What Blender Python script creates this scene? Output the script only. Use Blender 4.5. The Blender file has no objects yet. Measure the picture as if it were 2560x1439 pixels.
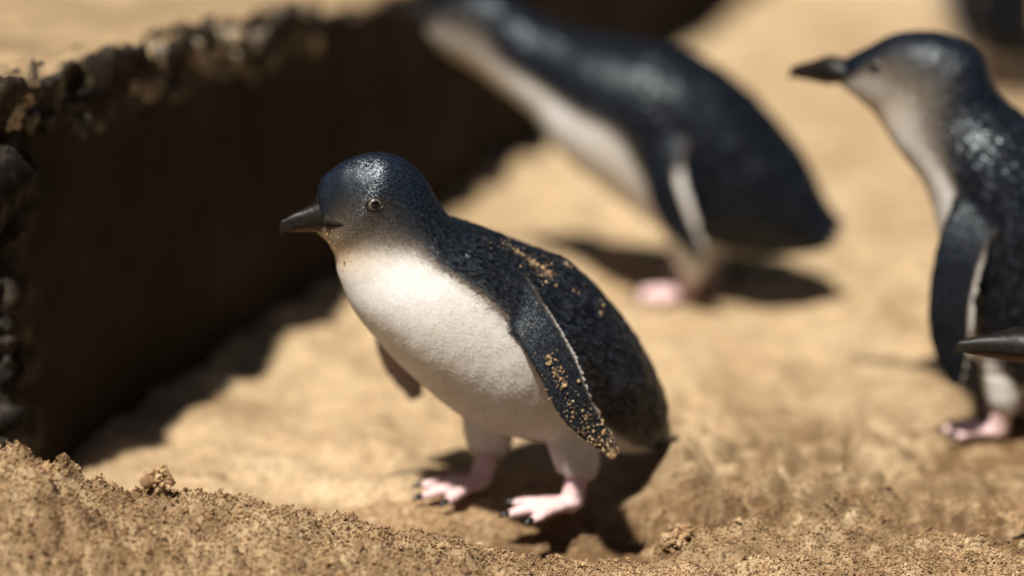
import bpy, math, random
import numpy as np
from mathutils import Vector, Matrix, kdtree
from mathutils.bvhtree import BVHTree

random.seed(4)
rng = np.random.default_rng(11)
scene = bpy.context.scene
col = scene.collection
R = math.radians

# ------------------------------------------------------------------ camera
cam_d = bpy.data.cameras.new('camera')
cam = bpy.data.objects.new('camera', cam_d)
col.objects.link(cam)
cam.location = (0.0, 0.0, 0.625)
cam.rotation_euler = (R(90 - 17.0), 0, 0)
cam_d.lens = 85
cam_d.sensor_width = 36
cam_d.clip_start = 0.05
cam_d.clip_end = 500
cam_d.dof.use_dof = True
cam_d.dof.focus_distance = 1.525
cam_d.dof.aperture_fstop = 1.6
scene.camera = cam

# ------------------------------------------------------------------ sky and sun
SUN_EL = 62.0
SUN_FROM = Vector((-0.53, -0.85, 0)).normalized()
world = bpy.data.worlds.new('World')
scene.world = world
world.use_nodes = True
wn = world.node_tree
sky = wn.nodes.new('ShaderNodeTexSky')
sky.sky_type = 'NISHITA'
sky.sun_disc = False
sky.sun_elevation = R(SUN_EL)
sky.sun_rotation = math.atan2(SUN_FROM.x, SUN_FROM.y)
wn.links.new(sky.outputs[0], wn.nodes['Background'].inputs[0])
wn.nodes['Background'].inputs[1].default_value = 0.016

sun_d = bpy.data.lights.new('sun', 'SUN')
sun_d.energy = 5.0
sun_d.angle = R(2.5)
sun_d.color = (1.0, 0.93, 0.83)
sun = bpy.data.objects.new('sun', sun_d)
col.objects.link(sun)
sd = -(SUN_FROM * math.cos(R(SUN_EL)) + Vector((0, 0, math.sin(R(SUN_EL)))))
sun.rotation_euler = sd.to_track_quat('-Z', 'Y').to_euler()

scene.view_settings.view_transform = 'Standard'
scene.view_settings.look = 'None'
scene.view_settings.gamma = 1
scene.view_settings.exposure = 0.48
scene.view_settings.use_curve_mapping = False
scene.render.engine = 'CYCLES'
scene.cycles.use_denoising = True
scene.cycles.max_bounces = 6

# ------------------------------------------------------------------ noise
_perm = np.random.default_rng(5).permutation(4096)
def _hash(ix, iy, iz):
    return _perm[(_perm[(_perm[ix & 4095] + iy) & 4095] + iz) & 4095]
_g3 = np.random.default_rng(6).normal(size=(4096, 3))
_g3 /= np.linalg.norm(_g3, axis=1)[:, None]
def perlin(x, y, z=None):
    x = np.asarray(x, float); y = np.asarray(y, float)
    z = np.zeros_like(x) + 0.37 if z is None else np.asarray(z, float)
    xi, yi, zi = np.floor(x).astype(int), np.floor(y).astype(int), np.floor(z).astype(int)
    xf, yf, zf = x - xi, y - yi, z - zi
    u, v, w = [t * t * t * (t * (t * 6 - 15) + 10) for t in (xf, yf, zf)]
    r = 0
    for a in (0, 1):
        for b in (0, 1):
            for c in (0, 1):
                g = _g3[_hash(xi + a, yi + b, zi + c)]
                d = g[..., 0] * (xf - a) + g[..., 1] * (yf - b) + g[..., 2] * (zf - c)
                r = r + d * (u if a else 1 - u) * (v if b else 1 - v) * (w if c else 1 - w)
    return r * 1.5
def sstep(a, b, x):
    t = np.clip((x - a) / (b - a), 0, 1)
    return t * t * (3 - 2 * t)

# ------------------------------------------------------------------ object helpers
def tag(o, label=None, cat=None, group=None, kind=None):
    if label: o['label'] = label
    if cat: o['category'] = cat
    if group: o['group'] = group
    if kind: o['kind'] = kind
    return o

def mesh_np(name, verts, faces, mat=None, parent=None, smooth=True, attrs=None):
    """faces: (n,3) or (n,4) int array, or list of such arrays"""
    if not isinstance(faces, list): faces = [faces]
    faces = [np.asarray(f, np.int32) for f in faces if len(f)]
    me = bpy.data.meshes.new(name)
    verts = np.asarray(verts, np.float32)
    me.vertices.add(len(verts))
    me.vertices.foreach_set('co', verts.ravel())
    loops = np.concatenate([f.ravel() for f in faces])
    tot = np.concatenate([np.full(len(f), f.shape[1], np.int32) for f in faces])
    start = np.concatenate([[0], np.cumsum(tot)[:-1]]).astype(np.int32)
    me.loops.add(len(loops))
    me.loops.foreach_set('vertex_index', loops)
    me.polygons.add(len(tot))
    me.polygons.foreach_set('loop_start', start)
    me.polygons.foreach_set('loop_total', tot)
    me.polygons.foreach_set('use_smooth', np.full(len(tot), smooth))
    for k, v in (attrs or {}).items():
        a = me.attributes.new(k, 'FLOAT', 'POINT')
        a.data.foreach_set('value', np.asarray(v, np.float32))
    me.update(calc_edges=True)
    me.validate()
    if mat: me.materials.append(mat)
    o = bpy.data.objects.new(name, me)
    col.objects.link(o)
    if parent: o.parent = parent
    return o

def loft(rings, closed_caps=True):
    """rings: (n,m,3) -> verts, quads, tris of a closed tube"""
    rings = np.asarray(rings, float)
    n, m, _ = rings.shape
    v = rings.reshape(-1, 3)
    i, j = np.meshgrid(np.arange(n - 1), np.arange(m), indexing='ij')
    a = (i * m + j).ravel(); b = (i * m + (j + 1) % m).ravel()
    quads = np.stack([a, b, b + m, a + m], 1)
    c0, c1 = rings[0].mean(0), rings[-1].mean(0)
    v = np.vstack([v, c0, c1])
    k = np.arange(m)
    t0 = np.stack([np.full(m, n * m), (k + 1) % m, k], 1)
    t1 = np.stack([np.full(m, n * m + 1), (n - 1) * m + k, (n - 1) * m + (k + 1) % m], 1)
    return v, quads, np.vstack([t0, t1])

def crom(P, n):
    """Catmull-Rom through the rows of P, n samples"""
    P = np.asarray(P, float)
    Q = np.vstack([2 * P[0] - P[1], P, 2 * P[-1] - P[-2]])
    t = np.linspace(0, len(P) - 1 - 1e-9, n)
    i = t.astype(int); f = (t - i)[:, None]
    p0, p1, p2, p3 = Q[i], Q[i + 1], Q[i + 2], Q[i + 3]
    return 0.5 * (2 * p1 + (p2 - p0) * f + (2 * p0 - 5 * p1 + 4 * p2 - p3) * f ** 2 + (3 * p1 - p0 - 3 * p2 + p3) * f ** 3)

def unit(v):
    v = np.asarray(v, float)
    return v / (np.linalg.norm(v, axis=-1, keepdims=True) + 1e-12)

def tube(path, radii, n=14, m=12, squash=1.0, flat_up=(0, 0, 1)):
    P = crom(np.column_stack([path, radii]), n)
    p, r = P[:, :3], P[:, 3]
    T = unit(np.gradient(p, axis=0))
    S = unit(np.cross(T, np.asarray(flat_up, float) + 1e-4))
    U = np.cross(S, T)
    a = np.linspace(0, 2 * np.pi, m, endpoint=False)
    rings = p[:, None] + r[:, None, None] * (np.cos(a)[None, :, None] * S[:, None] + squash * np.sin(a)[None, :, None] * U[:, None])
    return loft(rings) + (T,)

# ------------------------------------------------------------------ materials
def new_mat(name):
    m = bpy.data.materials.new(name)
    m.use_nodes = True
    nt = m.node_tree
    b = nt.nodes['Principled BSDF']
    return m, nt, b
def N(nt, typ, **kw):
    n = nt.nodes.new(typ)
    for k, v in kw.items(): setattr(n, k, v)
    return n
def ramp(nt, stops, fac=None, interp='LINEAR'):
    n = nt.nodes.new('ShaderNodeValToRGB')
    e = n.color_ramp.elements
    n.color_ramp.interpolation = interp
    while len(e) < len(stops): e.new(0.5)
    for k, (p, c) in enumerate(stops):
        e[k].position = p
        e[k].color = (*c, 1) if len(c) == 3 else c
    if fac is not None: nt.links.new(fac, n.inputs[0])
    return n
def noise(nt, scale, detail=4, rough=0.6, vec=None):
    n = nt.nodes.new('ShaderNodeTexNoise')
    n.inputs['Scale'].default_value = scale
    n.inputs['Detail'].default_value = detail
    n.inputs['Roughness'].default_value = rough
    if vec is not None: nt.links.new(vec, n.inputs['Vector'])
    return n
def mix(nt, a, b, fac, blend='MIX'):
    n = nt.nodes.new('ShaderNodeMix')
    n.data_type = 'RGBA'; n.blend_type = blend
    for sock, val in ((n.inputs[6], a), (n.inputs[7], b), (n.inputs[0], fac)):
        if isinstance(val, (tuple, float, int)):
            sock.default_value = (*val, 1) if isinstance(val, tuple) and len(val) == 3 else val
        else: nt.links.new(val, sock)
    return n.outputs[2]
def bump(nt, b, h, strength, dist):
    n = nt.nodes.new('ShaderNodeBump')
    n.inputs['Strength'].default_value = strength
    n.inputs['Distance'].default_value = dist
    nt.links.new(h, n.inputs['Height'])
    nt.links.new(n.outputs[0], b.inputs['Normal'])
    return n
def attr(nt, name):
    n = nt.nodes.new('ShaderNodeAttribute'); n.attribute_name = name
    return n.outputs['Fac']
def math_n(nt, op, a, b=None):
    n = nt.nodes.new('ShaderNodeMath'); n.operation = op
    for k, v in enumerate((a, b)):
        if v is None: continue
        if isinstance(v, (int, float)): n.inputs[k].default_value = v
        else: nt.links.new(v, n.inputs[k])
    return n.outputs[0]

def plumage_mat(name, feather):
    m, nt, b = new_mat(name)
    dark = attr(nt, 'dark'); head = attr(nt, 'head'); skin = attr(nt, 'skin')
    tc = N(nt, 'ShaderNodeTexCoord')
    nz = noise(nt, 260, 3, 0.6, tc.outputs['Object'])
    if feather:
        rnd = attr(nt, 'rnd')
        tipc = attr(nt, 'tip')
        d2 = math_n(nt, 'ADD', dark, math_n(nt, 'MULTIPLY', math_n(nt, 'SUBTRACT', rnd, 0.5), math_n(nt, 'ADD', 0.16, math_n(nt, 'MULTIPLY', head, 0.20))))
    else:
        d2 = math_n(nt, 'ADD', dark, math_n(nt, 'MULTIPLY', math_n(nt, 'SUBTRACT', nz.outputs[0], 0.5), 0.35))
    body = ramp(nt, [(0.0, (0.735, 0.745, 0.755)), (0.28, (0.48, 0.47, 0.45)), (0.52, (0.135, 0.112, 0.092)), (0.76, (0.022, 0.021, 0.022)), (1.0, (0.0034, 0.0050, 0.0085))], d2)
    throat = ramp(nt, [(0.0, (0.66, 0.53, 0.37)), (0.25, (0.26, 0.205, 0.145)), (0.46, (0.105, 0.085, 0.066)), (0.72, (0.032, 0.027, 0.023)), (0.90, (0.010, 0.011, 0.014)), (1.0, (0.004, 0.0085, 0.018))], d2)
    c = mix(nt, body.outputs[0], throat.outputs[0], head)
    soil = ramp(nt, [(0.38, (0.84, 0.77, 0.68)), (0.62, (1.0, 1.0, 1.0))], noise(nt, 22, 4, 0.65, tc.outputs['Object']).outputs[0])
    c = mix(nt, c, soil.outputs[0], math_n(nt, 'MULTIPLY', math_n(nt, 'SUBTRACT', 1.0, dark), 0.6), 'MULTIPLY')
    if feather:
        # feathers vary a little one from the next, blue-grey vanes over dark down
        tone_d = ramp(nt, [(0, (0.55, 0.55, 0.55)), (0.75, (1.1, 1.1, 1.1)), (1, (2.6, 2.7, 2.9))], attr(nt, 'rnd'))
        tone_w = ramp(nt, [(0, (0.80, 0.78, 0.75)), (0.5, (1.0, 1.0, 1.0)), (1, (1.12, 1.12, 1.12))], attr(nt, 'rnd'))
        tone = N(nt, 'ShaderNodeMix'); tone.data_type = 'RGBA'
        nt.links.new(dark, tone.inputs[0]); nt.links.new(tone_w.outputs[0], tone.inputs[6]); nt.links.new(tone_d.outputs[0], tone.inputs[7])
        c = mix(nt, c, tone.outputs[2], 1.0, 'MULTIPLY')
    if feather:
        # pale worn fringe of each dark feather
        fringe = math_n(nt, 'MULTIPLY', math_n(nt, 'MULTIPLY', tipc, dark), math_n(nt, 'MULTIPLY', rnd, 0.55))
        c = mix(nt, c, (0.085, 0.092, 0.105), fringe)
    pink = ramp(nt, [(0.3, (0.66, 0.42, 0.42)), (0.7, (0.86, 0.66, 0.66))], noise(nt, 120, 3, 0.6, tc.outputs['Object']).outputs[0])
    c = mix(nt, c, pink.outputs[0], skin)
    nt.links.new(c, b.inputs['Base Color'])
    rr = math_n(nt, 'ADD', 0.34 if feather else 0.42, math_n(nt, 'MULTIPLY', math_n(nt, 'SUBTRACT', 1.0, dark), 0.2))
    nt.links.new(rr, b.inputs['Roughness'])
    b.inputs['Specular IOR Level'].default_value = 0.18
    if feather: nt.links.new(math_n(nt, 'ADD', 0.42, math_n(nt, 'MULTIPLY', head, 0.45)), b.inputs['Specular IOR Level'])
    b.inputs['Specular Tint'].default_value = (0.80, 0.91, 1.0, 1)
    if not feather:
        bump(nt, b, noise(nt, 420, 3, 0.7, tc.outputs['Object']).outputs[0], 0.2, 0.001)
    return m

M_BODY = plumage_mat('plumage_base', False)
M_FEATHER = plumage_mat('feather', True)

def simple(name, color, rough=0.5, spec=0.5, nscale=None, namp=0.3, bumpd=None):
    m, nt, b = new_mat(name)
    if nscale:
        tc = N(nt, 'ShaderNodeTexCoord')
        nz = noise(nt, nscale, 4, 0.6, tc.outputs['Object'])
        lo = tuple(x * (1 - namp) for x in color); hi = tuple(min(1, x * (1 + namp)) for x in color)
        nt.links.new(ramp(nt, [(0.3, lo), (0.7, hi)], nz.outputs[0]).outputs[0], b.inputs['Base Color'])
        if bumpd: bump(nt, b, nz.outputs[0], 0.5, bumpd)
    else:
        b.inputs['Base Color'].default_value = (*color, 1)
    b.inputs['Roughness'].default_value = rough
    b.inputs['Specular IOR Level'].default_value = spec
    return m
M_BILL = simple('bill_horn', (0.010, 0.008, 0.007), 0.42, 0.22, 300, 0.5, 0.0006)
M_BILL_LOW = simple('lower_bill_horn', (0.075, 0.042, 0.027), 0.5, 0.25, 350, 0.55, 0.0006)
M_GAPE = simple('gape_skin', (0.016, 0.012, 0.010), 0.7, 0.15, 300, 0.4)
M_CLAW = simple('claw_horn', (0.012, 0.012, 0.014), 0.35, 0.5, 500, 0.4)
M_EYE = simple('eyeball', (0.02, 0.016, 0.014), 0.3, 0.4, 300, 0.3)
M_IRIS = simple('iris', (0.12, 0.106, 0.084), 0.35, 0.5, 900, 0.35)
M_PUPIL = simple('pupil', (0.003, 0.003, 0.003), 0.12, 0.35)
M_LID = simple('eyelid', (0.018, 0.015, 0.013), 0.5, 0.4, 900, 0.4)

def sand_material(name, grain=False):
    m, nt, b = new_mat(name)
    tc = N(nt, 'ShaderNodeTexCoord')
    if grain:
        rnd = attr(nt, 'rnd')
        c = ramp(nt, [(0.0, (0.11, 0.062, 0.032)), (0.14, (0.22, 0.128, 0.062)), (0.42, (0.37, 0.235, 0.118)),
                      (0.72, (0.47, 0.325, 0.175)), (0.92, (0.60, 0.46, 0.29)), (1.0, (0.72, 0.62, 0.47))], rnd)
        nt.links.new(c.outputs[0], b.inputs['Base Color'])
        b.inputs['Roughness'].default_value = 0.55
        b.inputs['Specular IOR Level'].default_value = 0.4
        return m
    damp_shade = attr(nt, 'damp_shade')
    big = noise(nt, 8.5, 5, 0.65, tc.outputs['Object'])
    mid = noise(nt, 60, 4, 0.65, tc.outputs['Object'])
    fine = noise(nt, 900, 3, 0.7, tc.outputs['Object'])
    c1 = ramp(nt, [(0.3, (0.37, 0.262, 0.150)), (0.5, (0.47, 0.347, 0.210)), (0.7, (0.57, 0.440, 0.285))], big.outputs[0])
    c2 = ramp(nt, [(0.3, (0.66, 0.63, 0.59)), (0.52, (1.0, 1.0, 1.0)), (0.75, (1.1, 1.1, 1.1))], mid.outputs[0])
    c3 = ramp(nt, [(0.28, (0.45, 0.42, 0.38)), (0.45, (0.95, 0.95, 0.95)), (0.62, (1.1, 1.1, 1.08)), (0.75, (1.5, 1.55, 1.6))], fine.outputs[0])
    c = mix(nt, c1.outputs[0], c2.outputs[0], 1.0, 'MULTIPLY')
    c = mix(nt, c, c3.outputs[0], 0.7, 'MULTIPLY')
    c = mix(nt, c, (0.30, 0.24, 0.18), damp_shade, 'MULTIPLY')  # multiplies in the painted shade and the damp heap tone
    nt.links.new(c, b.inputs['Base Color'])
    b.inputs['Roughness'].default_value = 0.9
    b.inputs['Specular IOR Level'].default_value = 0.2
    h = math_n(nt, 'ADD', math_n(nt, 'MULTIPLY', fine.outputs[0], 0.35), mid.outputs[0])
    bump(nt, b, h, 0.6, 0.003)
    return m
M_SAND = sand_material('sand')
M_GRAIN = sand_material('sand_grain', True)

def rock_material():
    m, nt, b = new_mat('dark_rock')
    tc = N(nt, 'ShaderNodeTexCoord')
    geo = N(nt, 'ShaderNodeNewGeometry')
    sep = N(nt, 'ShaderNodeSeparateXYZ')
    nt.links.new(geo.outputs['True Normal'], sep.inputs[0])
    n1 = noise(nt, 9, 5, 0.6, tc.outputs['Object'])
    n2 = noise(nt, 70, 5, 0.65, tc.outputs['Object'])
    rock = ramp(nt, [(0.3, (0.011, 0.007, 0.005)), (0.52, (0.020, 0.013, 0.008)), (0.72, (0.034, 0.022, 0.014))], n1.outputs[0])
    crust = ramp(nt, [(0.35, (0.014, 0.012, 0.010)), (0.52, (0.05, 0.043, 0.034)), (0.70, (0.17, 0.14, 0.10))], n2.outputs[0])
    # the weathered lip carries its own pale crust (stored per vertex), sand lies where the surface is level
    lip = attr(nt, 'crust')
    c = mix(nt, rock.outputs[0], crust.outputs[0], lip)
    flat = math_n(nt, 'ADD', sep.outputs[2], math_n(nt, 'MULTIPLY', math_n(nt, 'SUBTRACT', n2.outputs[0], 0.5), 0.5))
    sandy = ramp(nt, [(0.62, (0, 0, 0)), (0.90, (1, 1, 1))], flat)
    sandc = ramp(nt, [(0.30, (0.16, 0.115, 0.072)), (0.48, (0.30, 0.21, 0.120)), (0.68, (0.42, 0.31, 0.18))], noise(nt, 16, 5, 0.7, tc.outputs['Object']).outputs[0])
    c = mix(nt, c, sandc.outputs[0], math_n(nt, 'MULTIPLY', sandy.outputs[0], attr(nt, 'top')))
    nt.links.new(c, b.inputs['Base Color'])
    b.inputs['Roughness'].default_value = 0.9
    b.inputs['Specular IOR Level'].default_value = 0.15
    bump(nt, b, n2.outputs[0], 0.6, 0.006)
    return m
M_ROCK = rock_material()

# ------------------------------------------------------------------ ground
def gauss(x, y, cx, cy, sx, sy, rot=0.0):
    c, s = math.cos(rot), math.sin(rot)
    dx, dy = x - cx, y - cy
    u, v = dx * c + dy * s, -dx * s + dy * c
    return np.exp(-0.5 * ((u / sx) ** 2 + (v / sy) ** 2))

_r = np.random.default_rng(9)
PRINTS = [(_r.uniform(-0.22, 0.62), _r.uniform(1.60, 2.75), _r.uniform(0.008, 0.020), _r.uniform(0.012, 0.030), _r.uniform(-0.8, 0.8), _r.uniform(-0.013, 0.004)) for _ in range(85)]
BUMPS = [
    (0.092, 1.665, 0.026, 0.010, 0.7, 0.018), (0.110, 1.615, 0.008, 0.030, 0.1, 0.010),
    (0.080, 1.440, 0.003, 0.012, -0.5, -0.012), (0.094, 1.432, 0.003, 0.008, -0.7, -0.008),  # cx, cy, sx, sy, rot, height
    (0.030, 1.480, 0.055, 0.034, 0.1, -0.022),     # hollow scraped in front of the feet
    (0.070, 1.515, 0.030, 0.020, 0.4, -0.010),
    (-0.060, 1.655, 0.016, 0.022, 0.2, -0.009),
    (-0.030, 1.640, 0.010, 0.014, 0.0, -0.006),
    (0.165, 1.545, 0.055, 0.060, 0.0, 0.014),      # trampled heap to the right
    (0.118, 1.560, 0.010, 0.050, -0.2, 0.010),
    (0.150, 1.610, 0.030, 0.006, 0.1, -0.007),
    (0.165, 1.585, 0.035, 0.006, -0.1, -0.008),
    (0.150, 1.558, 0.030, 0.006, 0.2, -0.007),
    (0.185, 1.530, 0.035, 0.006, 0.0, -0.008),
    (0.150, 1.500, 0.028, 0.010, 0.15, -0.012),
    (0.125, 1.458, 0.026, 0.010, 0.1, 0.010),
    (0.290, 1.690, 0.016, 0.040, -0.2, 0.006),
    (0.330, 1.640, 0.030, 0.012, 0.2, -0.008),
    (0.300, 1.590, 0.018, 0.012, 0.5, -0.006),
    (0.300, 1.480, 0.022, 0.012, 0.2, -0.009),
    (0.330, 1.520, 0.020, 0.014, 0.0, 0.008),
    (0.260, 1.460, 0.020, 0.010, 0.0, 0.006),
    (0.170, 1.800, 0.050, 0.012, 0.2, 0.006),
    (0.220, 1.780, 0.030, 0.010, 0.3, -0.008),
    (0.200, 1.860, 0.060, 0.014, 0.1, -0.007),
    (0.060, 2.040, 0.080, 0.020, 0.2, -0.010),
    (0.030, 2.130, 0.080, 0.018, 0.15, 0.008),
    (0.250, 2.030, 0.070, 0.022, 0.2, -0.014),
    (0.330, 2.000, 0.060, 0.025, 0.2, 0.010),
    (0.440, 2.300, 0.090, 0.030, 0.3, -0.012),
    (0.420, 2.150, 0.060, 0.022, 0.1, 0.008),
]
def height(x, y):
    x = np.asarray(x, float); y = np.asarray(y, float)
    near = sstep(3.6, 3.0, y) * sstep(-1.4, -0.9, x) * sstep(1.6, 1.1, x)
    z = 0.0055 * perlin(x * 9, y * 9) + 0.0105 * perlin(x * 17 + 3, y * 23)
    z = z + (0.0042 * perlin(x * 42, y * 66 + 7) + 0.0016 * perlin(x * 130, y * 150)) * near
    # flatter where the front bird stands
    z = z * (1 - 0.65 * gauss(x, y, 0.0, 1.56, 0.08, 0.06))
    for b in BUMPS:
        z = z + 1.7 * b[5] * gauss(x, y, *b[:5])
    lx = 0.243 + 0.05 * (y - 1.62) + 0.008 * perlin(x * 0 + 1.3, y * 22) + 0.002 * perlin(x * 0 + 5.3, y * 90)
    z = z - (0.011 + 0.012 * perlin(x * 0 + 2.0, y * 30)) * np.exp(-((x - lx) / 0.0032) ** 2) * sstep(1.53, 1.57, y) * sstep(1.74, 1.68, y)
    z = z + 0.006 * np.exp(-((x - lx - 0.010) / 0.007) ** 2) * sstep(1.53, 1.57, y) * sstep(1.74, 1.68, y)
    rg = np.abs(perlin(x * 20 + 1.7, y * 62 + 3.1)); z = z - 0.020 * np.maximum(0, 0.22 - rg) / 0.22 * gauss(x, y, 0.185, 1.57, 0.075, 0.085)
    # trampled texture on the right
    tr = gauss(x, y, 0.20, 1.55, 0.10, 0.12)
    z = z + tr * (0.026 * perlin(x * 32 + 9, y * 74) + 0.008 * perlin(x * 80, y * 150 + 4))
    for b in PRINTS:
        z = z + b[5] * gauss(x, y, *b[:5]) * (1 - 0.9 * gauss(x, y, 0.0, 1.56, 0.09, 0.06))
    # firm level sand under the other birds
    for cx, cy, lev in ((0.164, 2.02, 0.0), (0.365, 1.69, 0.0), (0.552, 2.86, 0.0)):
        w = 0.92 * np.minimum(1, 1.6 * gauss(x, y, cx, cy, 0.045, 0.045))
        z = z * (1 - w) + lev * w
    # loose heap along the foreground
    hx = np.interp(x, [-0.60, -0.40, -0.315, -0.300, -0.280, -0.250, -0.215, -0.165, -0.110, -0.050, 0.0, 0.035, 0.10, 0.20, 0.34, 0.6],
                   [0.10, 0.098, 0.090, 0.092, 0.079, 0.066, 0.061, 0.059, 0.045, 0.033, 0.019, 0.010, 0.008, 0.006, 0.010, 0.014])
    edge = 1.402 + 0.012 * perlin(x * 11, y * 0 + 2.2) + 0.006 * perlin(x * 40, y * 0 + 8.1)
    m = sstep(edge + 0.085, edge - 0.012, y) * sstep(-2.5, 0.5, y)
    m = m * (0.18 + 0.82 * sstep(1.285, 1.395, y))
    z = z * (1 - 0.4 * m) + hx * m
    z = z + 0.011 * gauss(x, y, -0.220, 1.392, 0.005, 0.006) + 0.012 * gauss(x, y, -0.300, 1.400, 0.006, 0.010) + 0.008 * gauss(x, y, -0.277, 1.398, 0.005, 0.006)
    fg = sstep(1.52, 1.44, y) * sstep(0.9, 1.2, y)
    left = 0.6 + 0.4 * sstep(0.08, -0.04, x)
    crumbs = 0.0065 * perlin(x * 75 + 5, y * 85) + 0.0056 * perlin(x * 170, y * 190 + 3) + 0.0034 * perlin(x * 380, y * 420)
    crumbs = crumbs + 0.011 * np.maximum(0, perlin(x * 60 + 31, y * 66 + 12) - 0.2) - 0.008 * np.maximum(0, perlin(x * 130 + 3, y * 120 + 1) - 0.35)
    z = z + crumbs * fg * left
    w = 0.92 * np.minimum(1, 1.6 * gauss(x, y, 0.535, 1.41, 0.05, 0.05))
    return z * (1 - w) + 0.009 * w

def damp_shade(x, y):
    # painted shade of the front bird and light-pool edges, plus damp heap sand
    d = 1.5 * gauss(x, y, 0.035, 1.470, 0.062, 0.030, 0.1) + 1.4 * gauss(x, y, -0.040, 1.475, 0.026, 0.018)  # front bird's cast shadow put into the sand colour, over the hollow
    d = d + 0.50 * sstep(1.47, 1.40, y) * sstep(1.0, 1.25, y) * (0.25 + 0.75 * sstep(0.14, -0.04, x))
    d = d + 0.35 * np.clip(perlin(x * 8 + 2, y * 14 + 5) - 0.05, 0, 1) * sstep(3.6, 3.0, y) + 0.5 * gauss(x, y, 0.06, 1.53, 0.05, 0.03)  # mottling, then the bird's shade right of its feet painted in
    d = d + 0.35 * gauss(x, y, 0.31, 1.47, 0.05, 0.03) + 0.3 * gauss(x, y, 0.16, 1.51, 0.03, 0.015) + 0.35 * gauss(x, y, 0.33, 1.63, 0.04, 0.02)  # darker spots over dips on the right
    d = d + 0.42 * sstep(0.08, 0.20, x + 0.05 * perlin(x * 9, y * 9)) * sstep(1.95, 1.62, y) + 0.36 * sstep(0.22, 0.50, x) * sstep(3.6, 3.0, y)  # right and far sand darkened, painting the falloff of the light pool
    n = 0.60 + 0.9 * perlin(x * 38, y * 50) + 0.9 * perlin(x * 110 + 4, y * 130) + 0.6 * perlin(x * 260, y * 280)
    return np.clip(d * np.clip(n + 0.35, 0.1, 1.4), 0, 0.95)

def axis(core, outer_lo, outer_hi, n_out):
    lo = core[0] - np.geomspace(0.02, core[0] - outer_lo, n_out)[::-1]
    hi = core[-1] + np.geomspace(0.02, outer_hi - core[-1], n_out)
    return np.concatenate([lo, core, hi])
xs = axis(np.arange(-0.42, 0.78, 0.0024), -40, 40, 34)
yc = [1.30]
while yc[-1] < 3.7:
    yc.append(yc[-1] + 0.0019 + 0.0062 * max(0, yc[-1] - 1.5))
ys = axis(np.array(yc), -30, 90, 34)
X, Y = np.meshgrid(xs, ys)
Z = height(X, Y)
nx, ny = len(xs), len(ys)
ii, jj = np.meshgrid(np.arange(ny - 1), np.arange(nx - 1), indexing='ij')
a_ = (ii * nx + jj).ravel()
ground = mesh_np('ground', np.column_stack([X.ravel(), Y.ravel(), Z.ravel()]), np.stack([a_, a_ + 1, a_ + nx + 1, a_ + nx], 1), M_SAND, attrs={'damp_shade': damp_shade(X, Y).ravel()})
tag(ground, kind='structure')

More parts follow.
